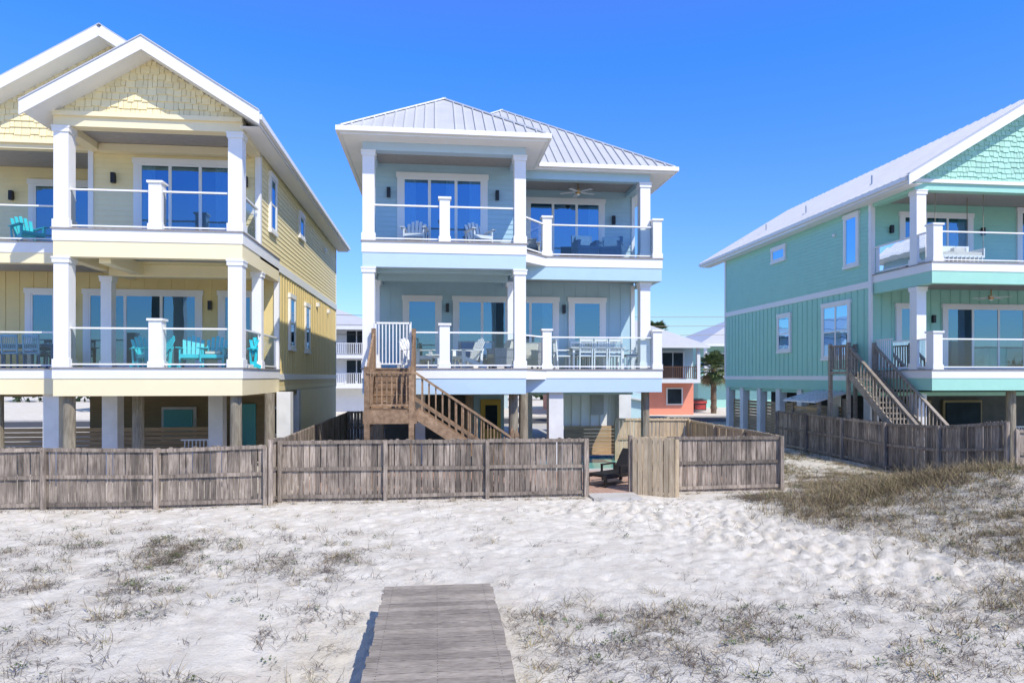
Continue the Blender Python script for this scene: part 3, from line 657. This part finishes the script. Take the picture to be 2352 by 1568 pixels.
adirondack((-.62,21.05,UZ),-.1,WPL); adirondack((1.35,21.1,UZ),.35,WPL)
adirondack((-.55,21.0,LZ),.9,WPL); adirondack((.95,20.9,LZ),-1.1,WPL)
table((-.05,21.7,LZ),.5,.5,WPL,.45,'side_table')
for x,a in ((-7.95,-.9),(-6.9,.25),(-6.3,.1)): adirondack((x,20.4,LZ),a,TURQ,cush=(a!=.25))
adirondack((-8.25,20.9,LZ),.9,TURQ); adirondack((-5.65,20.5,LZ),-.6,TURQ); adirondack((-12.15,22.0,UZ),.9,TURQ)
wicker((1.35,22.3,LZ),.0,GWICK,NAVY,1.2,'wicker_loveseat'); wicker((2.05,21.4,LZ),-1.3,GWICK,CUSH); wicker((3.1,22.9,LZ),-.5,GWICK,CUSH)
wicker((5.05,22.75,UZ),.1,NAVY,NAVY,.72,'blue_armchair'); wicker((5.95,22.8,UZ),-.4,NAVY,NAVY,.72,'blue_armchair'); wicker((3.1,22.8,UZ),1.2,GWICK,CUSH)
table((5.5,23.1,LZ),1.9,.95,WPL)
for x in (5.0,5.5,6.0): dchair((x,22.6,LZ),PI,WPL); dchair((x,23.65,LZ),0,WPL)
dchair((4.3,23.0,LZ),PI/2+.1,WPL); dchair((6.75,23.1,LZ),-PI/2,WPL)
table((-12.6,22.6,LZ),2.2,.9,NAVY)
for x in (-13.2,-12.6,-12.0): dchair((x,22.1,LZ),PI,NAVY)
M=MB(); M.T=Trot((18.9,23.2,UZ),0); M.m(WPL); M.box(-1,1,-.4,.4,.40,.48); M.box(-1,1,.36,.41,.48,.95); M.box(-1,-.95,-.4,.4,.48,.75); M.box(.95,1,-.4,.4,.48,.75)
for i in range(12): M.box(-.95+i*.165,-.92+i*.165,-.43,-.41,.15,.45)
M.m(CUSH); M.box(-.9,.9,-.38,.34,.485,.6); M.box(-.8,-.3,.1,.3,.6,.85); M.box(.2,.7,.1,.3,.6,.85); M.m(PILE)
for x in (-.95,.95):
    for y in (-.38,.38): M.cyl((x,y,.45),(x,y,2.8),.015,n=6)
M.build('porch_swing_bed')
M=MB(); fan(M,4.9,23.2,9.78); M.build('ceiling_fan')
M=MB(); M.T=Trot((5.02,19.0,.06),.62+PI,1.0); M.m(WICK)
def ch(M):
    M.beam((-.45,0,.30),(.75,0,.30),.62,.05); M.beam((-.42,0,.32),(-.85,0,.92),.62,.05,(1,0,1))
    for sy in (-1,1):
        M.beam((-.9,sy*.33,.27),(.85,sy*.33,.27),.05,.09); 
        for x in (-.75,.7): M.beam((x,sy*.32,0),(x,sy*.32,.27),.07,.07,(1,0,0))
        M.beam((-.5,sy*.34,.52),(.1,sy*.34,.52),.07,.04); M.beam((.08,sy*.34,.28),(.08,sy*.34,.52),.05,.05,(1,0,0)); M.beam((-.48,sy*.34,.28),(-.48,sy*.34,.52),.05,.05,(1,0,0))
    for i in range(9): M.beam((-.44-.046*i,-.31,.36+.065*i),(-.44-.046*i,.31,.36+.065*i),.02,.03)
    for i in range(12): M.beam((-.42+.1*i,-.31,.335),(-.42+.1*i,.31,.335),.06,.02)
ch(M); M.build('chaise_lounge')

# ------------------------------------------------------------ distant buildings
def farhouse(name,x0,x1,y0,y1,z1,wall,rise,levels,base=None,railm=FARW):
    M=MB(); M.m(wall); M.box(x0,x1,y0,y1,0,z1); xm=(x0+x1)/2; o=.6
    if base: M.m(base); M.box(x0-.03,x1+.03,y0-.03,y1+.03,0,2.7)
    M.m(METAL); hw=(x1-x0)/2+o; P=[(x0-o,y0-1.9,z1),(x1+o,y0-1.9,z1),(x1+o,y1+o,z1),(x0-o,y1+o,z1),(xm,y0-1.9+hw*.9,z1+rise),(xm,y1+o-hw*.9,z1+rise)]
    M.add(P,[(0,1,4),(1,2,5,4),(2,3,5),(3,0,4,5),(3,2,1,0)])
    M.m(FARW); M.box(x0-o-.05,x1+o+.05,y0-1.98,y0-1.9,z1-.22,z1+.02)
    for k,z in enumerate(levels):
        M.m(FARW); M.box(x0,x1,y0-1.6,y0-.05,z-.3,z); M.m(railm); picketrail(M,(x0,y0-1.55),(x1,y0-1.55),z,1.0,.16,.05)
        M.m(FARW); n=max(2,int((x1-x0)/3))
        for i in range(n+1): x=x0+.15+(x1-x0-.3)*i/n; M.box(x-.13,x+.13,y0-1.6,y0-1.34,z,z+2.8 if k<len(levels)-1 else z1)
        for i in range(n):
            a=x0+(x1-x0)*(i+.5)/n; M.m(FARW); M.box(a-1.0,a+1.0,y0-.1,y0-.04,z,z+2.3); M.m(DARK); M.box(a-.85,a-.05,y0-.13,y0-.1,z+.1,z+2.15); M.box(a+.05,a+.85,y0-.13,y0-.1,z+.1,z+2.15)
    if base:
        for a in (x0+2,x1-1.6): M.m(FARW); M.box(a-.7,a+.7,y0-.1,y0-.04,.8,2.2); M.m(DARK); M.box(a-.58,a+.58,y0-.13,y0-.1,.9,2.1)
    return M.build(name)
farhouse('distant_white_house',-13.5,-4.8,62,74,7.4,FARW,2.0,(2.4,5.0))
farhouse('distant_coral_house',10.5,21.0,54,66,5.6,FARB,2.8,(2.9,),base=CORAL,railm=BROWN)
farhouse('distant_teal_house',26.2,38,66,78,6.3,FART,3.0,(3.2,))
farhouse('distant_blue_house',-2,7,66,78,7.4,FARB,2.4,(2.6,5.2))
farhouse('distant_cream_house',-30,-18,64,76,7.4,YEL,2.4,(2.6,5.2))
farhouse('distant_pale_house',42,56,62,76,7.4,FARW,2.4,(2.6,5.2))
M=MB(); M.m(BLU); M.box(7.6,10.2,33,37.5,0,2.3); M.m(METAL); M.slab([(7.4,32.7,2.5),(10.4,32.7,1.95),(10.4,37.7,1.95),(7.4,37.7,2.5)],.08); M.m(WHITE); M.box(8.5,9.4,32.93,32.98,0,1.9); M.build('garden_shed')
M=MB(); M.m(BLACK); M.box(22.9,24.1,58.8,60,.1,.7); M.m(REDP); M.box(22.85,24.15,58.75,60.05,.7,.95); M.box(23.0,24.0,58.72,58.75,.2,.6); M.m(BLACK); M.slab([(22.85,58.7,1.05),(24.15,58.7,1.05),(24.15,60.05,1.15),(22.85,60.05,1.15)],.05); M.build('dumpster')
M=MB(); M.m(BLACK)
for z in (6.6,7.4,8.2):
    pts=[Vector((-60+i*10,58,z+.9*((i-6)/6)**2*1.2)) for i in range(15)]
    for a_,b_ in zip(pts,pts[1:]): M.cyl(a_,b_,.02,n=5)
M.build('power_lines')

def palm(loc,h,r,seed,name='palm_tree',n=60):
    random.seed(seed); M=MB(); M.m(PALMT); x,y,z=loc; top=z+h
    k=10
    for i in range(k): M.cyl((x,y,z+h*i/k),(x,y,z+h*(i+1)/k+.02),.24-.05*i/k+.05*(i%2),.24-.05*(i+1)/k,10,.12)
    for i in range(n):
        el=random.uniform(-1.1,1.35); az=random.uniform(0,2*PI); st_=r*random.uniform(.4,.6)
        d=Vector((math.cos(az)*math.cos(el),math.sin(az)*math.cos(el),math.sin(el))); c0=Vector((x,y,top)); c=c0+d*st_
        M.m(PALMD if el<-.5 and random.random()<.7 else PALML)
        M.beam(c0,c,.025,.02)
        sd=d.cross(Vector((0,0,1))).normalized(); up=sd.cross(d)
        for j in range(17):
            t=(j-8)/8*1.5; dd=(d*math.cos(t)+sd*math.sin(t)).normalized(); Ln=r*.55*(1-.25*abs(t)/1.5)*random.uniform(.85,1.1)
            w=dd.cross(up).normalized()*.03*r; m_=c+dd*Ln*.6; e_=c+dd*Ln+Vector((0,0,-.22*Ln))
            M.add([c,m_-w,m_+w,e_],[(0,1,2),(1,3,2)])
    return M.build(name,recalc=False)
palm((23.4,55.5,0),3.8,1.75,3); palm((24.6,74,0),8.0,1.6,4); palm((-12.2,40,0),2.3,1.6,5); palm((9.6,46,0),2.0,1.7,6); palm((-17,52,0),4,1.8,8)
random.seed(11)
M=MB(); M.m(HEDGE)
for i in range(9000):
    x=random.uniform(-90,110); hh=3.2+1.6*math.sin(x*.23)+1.2*math.sin(x*.71+1)
    if random.random()<.25*(1+math.sin(x*.5)): continue
    p=Vector((x,random.uniform(88,93),random.uniform(0,1)**.7*hh)); s=random.uniform(.25,.6)
    a=Vector((random.gauss(0,1),random.gauss(0,1),random.gauss(0,1))).normalized()*s; b_=Vector((random.gauss(0,1),random.gauss(0,1),random.gauss(0,1))).normalized()*s
    M.add([p-a,p+b_,p+a,p-b_],[(0,1,2,3)])
M.build('distant_tree_line',recalc=False)

# ------------------------------------------------------------ vegetation
class Blades:
    def __init__(s): s.v=[]; s.f=[]; s.mi=[]
    def blade(s,p,d,L,w,bend,mi,seg=2):
        d=d.normalized(); sd=Vector((-d.y,d.x,0)); 
        if sd.length<.01: sd=Vector((1,0,0))
        sd=sd.normalized()*w; o=len(s.v); c=Vector(p); dd=d.copy(); z0=c.z
        for i in range(seg+1):
            k=1-i/seg*.7; s.v+= [tuple(c-sd*k),tuple(c+sd*k)]
            dd=(dd+Vector((random.gauss(0,.35),random.gauss(0,.35),-bend))).normalized(); c=c+dd*L/seg
            if c.z<z0+.008: c.z=z0+.008
        for i in range(seg): s.f.append((o+2*i,o+2*i+1,o+2*i+3,o+2*i+2)); s.mi.append(mi)
    def build(s,name,mats):
        me=bpy.data.meshes.new(name); me.from_pydata(s.v,[],s.f)
        for m_ in mats: me.materials.append(m_)
        me.polygons.foreach_set('material_index',s.mi); ob=bpy.data.objects.new(name,me); sc.collection.objects.link(ob); return ob
TW=mat('dead_twig',(.105,.075,.052),.9,.3,3,island=.5); STR=mat('dry_grass',(.38,.29,.155),.85,.25,3,island=.4); OLI=mat('olive_grass',(.20,.18,.075),.8,.3,3,island=.4); GRN=mat('green_leaf',(.09,.13,.04),.7,.3,3,island=.5)
B=Blades(); random.seed(5)
def clump(x,y,kind,s=1.0):
    z=gz(x,y)
    if kind=='twig':
        m0=random.uniform(0,2*PI)
        for _ in range(int(14*s)+3):
            a=random.uniform(0,2*PI); r=random.uniform(0,.24*s); q_=random.gauss(m0,1.2); B.blade((x+r*math.cos(a),y+r*math.sin(a),z+.006),Vector((math.cos(q_),math.sin(q_),random.uniform(.05,1.0))),random.uniform(.06,.24)*s,.0034,.15,0,3)
    elif kind=='green':
        for _ in range(int(26*s)):
            a=random.uniform(0,2*PI); r=random.uniform(0,.10*s); c=(x+r*math.cos(a),y+r*math.sin(a),z+random.uniform(0,.05)); B.blade(c,Vector((math.cos(a),math.sin(a),random.uniform(.2,1.2))),.028,.010,.3,3,1)
    elif kind=='straw':
        for _ in range(int(16*s)+4):
            a=random.uniform(0,2*PI); r=random.uniform(0,.13*s); B.blade((x+r*math.cos(a),y+r*math.sin(a),z),Vector((math.cos(a)*.7,math.sin(a)*.7,random.uniform(.4,1.2))),random.uniform(.07,.24)*s,.0038,.22,random.choice((1,1,2,0)),3)
for i in range(72000):
    x=random.uniform(-12,19); y=random.uniform(5.2,20)
    if abs(x)<.95 and y<9.5: continue
    if y>16.7 and x<9.7: continue
    if 15<x<15.4 and y>16.3: continue
    if random.random()>dens(x,y)**1.6*.55: continue
    r=random.random(); du=x>7.2
    if du: k='straw' if r<.38 else ('twig' if r<.90 else 'green')
    else: k='twig' if r<.74 else ('green' if r<.84 else 'straw')
    clump(x,y,k,random.choice((.4,.55,.7,.9,1.25,1.5))*(1.1 if du else .9))
for i in range(2600):
    x=random.uniform(9.7,15.0); y=random.uniform(17,27)
    n_=noise.noise(Vector((x*.5,y*.5,2)))*.5+.5
    if random.random()>n_*n_*1.6: continue
    clump(x,y,random.choice(('straw','straw','green','twig')),random.uniform(.8,1.5))
for i in range(1300):
    t=random.random(); x=random.gauss(8.1+5.6*t,.65); y=random.gauss(14.0+1.4*t,.5+.4*t)
    if x>14.8: continue
    z=gz(x,y); hs=random.choice((.7,1,1,1.5))
    for _ in range(9):
        a=random.uniform(0,2*PI); r=random.uniform(0,.1); B.blade((x+r*math.cos(a),y+r*math.sin(a),z),Vector((math.cos(a)*.5,math.sin(a)*.5,1)),random.uniform(.12,.40)*hs,.0042,.22,random.choice((1,1,0,2,0)),3)
for cx,cy,sx,num in ((10.6,9.9,.9,220),(12.5,10.2,.9,260),(9.2,10.8,.7,60),(13.5,17.6,1.5,450),(3.6,8.0,.8,30),(6.3,7.2,.6,40)):
    for i in range(num):
        x=random.gauss(cx,sx); y=random.gauss(cy,.5); z=gz(x,y)
        for _ in range(8):
            a=random.uniform(0,2*PI); B.blade((x,y,z),Vector((math.cos(a)*.6,math.sin(a)*.6,1)),random.uniform(.1,.34)*(1 if cx>8 else .55),.004,.24,random.choice((1,2,0,1,0)),3)
# thin beach grass at the foot of the fences
for i in range(260):
    x=random.uniform(-10,9.2); y=(16.85 if x<-4 else 17.2) if x<3.8 else 17.5
    if 3.8<x<6.3: continue
    clump(x,y+random.uniform(-.25,.05),random.choice(('straw','twig')),random.uniform(.3,.8))
B.build('dune_vegetation',[TW,STR,OLI,GRN])

# ------------------------------------------------------------ light, world, camera
el=math.radians(48); az=math.radians(33)
sd=Vector((math.sin(az)*math.cos(el),-math.cos(az)*math.cos(el),math.sin(el)))
sl=bpy.data.lights.new('sun','SUN'); sl.energy=4.6; sl.angle=math.radians(.5); sl.color=(1,.945,.85)
so=bpy.data.objects.new('sun',sl); so.rotation_euler=sd.to_track_quat('Z','Y').to_euler(); so.location=(0,0,40); sc.collection.objects.link(so)
w=bpy.data.worlds.new('World'); sc.world=w; w.use_nodes=True; nt=w.node_tree; bg=nt.nodes['Background']
sk=nt.nodes.new('ShaderNodeTexSky'); sk.sky_type='NISHITA'; sk.sun_disc=False; sk.sun_elevation=el; sk.sun_rotation=PI-az
sk.air_density=1.0; sk.dust_density=.3; sk.ozone_density=3.0; sk.altitude=0
tc=nt.nodes.new('ShaderNodeTexCoord'); sx=nt.nodes.new('ShaderNodeSeparateXYZ'); nt.links.new(tc.outputs['Generated'],sx.inputs[0])
rp=nt.nodes.new('ShaderNodeValToRGB'); nt.links.new(sx.outputs['Z'],rp.inputs[0])
els=rp.color_ramp.elements
stops=[(0,(.80,.88,.95)),(.10,(.72,.93,1.15)),(.42,(.36,1.0,2.5)),(.65,(.95,.98,1.05)),(1,(1.15,1.0,.85))]
els[0].position=0; els[1].position=1
for pos,c in stops[1:-1]: els.new(pos)
for k,(pos,c) in enumerate(stops): els[k].position=pos; els[k].color=(c[0]/3,c[1]/3,c[2]/3,1)
mu=nt.nodes.new('ShaderNodeVectorMath'); mu.operation='MULTIPLY'; nt.links.new(sk.outputs[0],mu.inputs[0]); nt.links.new(rp.outputs[0],mu.inputs[1])
s3=nt.nodes.new('ShaderNodeVectorMath'); s3.operation='SCALE'; s3.inputs['Scale'].default_value=3.0; nt.links.new(mu.outputs[0],s3.inputs[0])
nt.links.new(s3.outputs[0],bg.inputs[0]); bg.inputs[1].default_value=.15
cam=bpy.data.cameras.new('camera'); co_=bpy.data.objects.new('camera',cam); sc.collection.objects.link(co_); sc.camera=co_
cam.lens=24; cam.sensor_width=36; cam.shift_y=.0344; cam.clip_end=3000; cam.clip_start=.1
co_.location=(0,0,3.1); co_.rotation_euler=(math.radians(90),0,math.radians(-6.4))
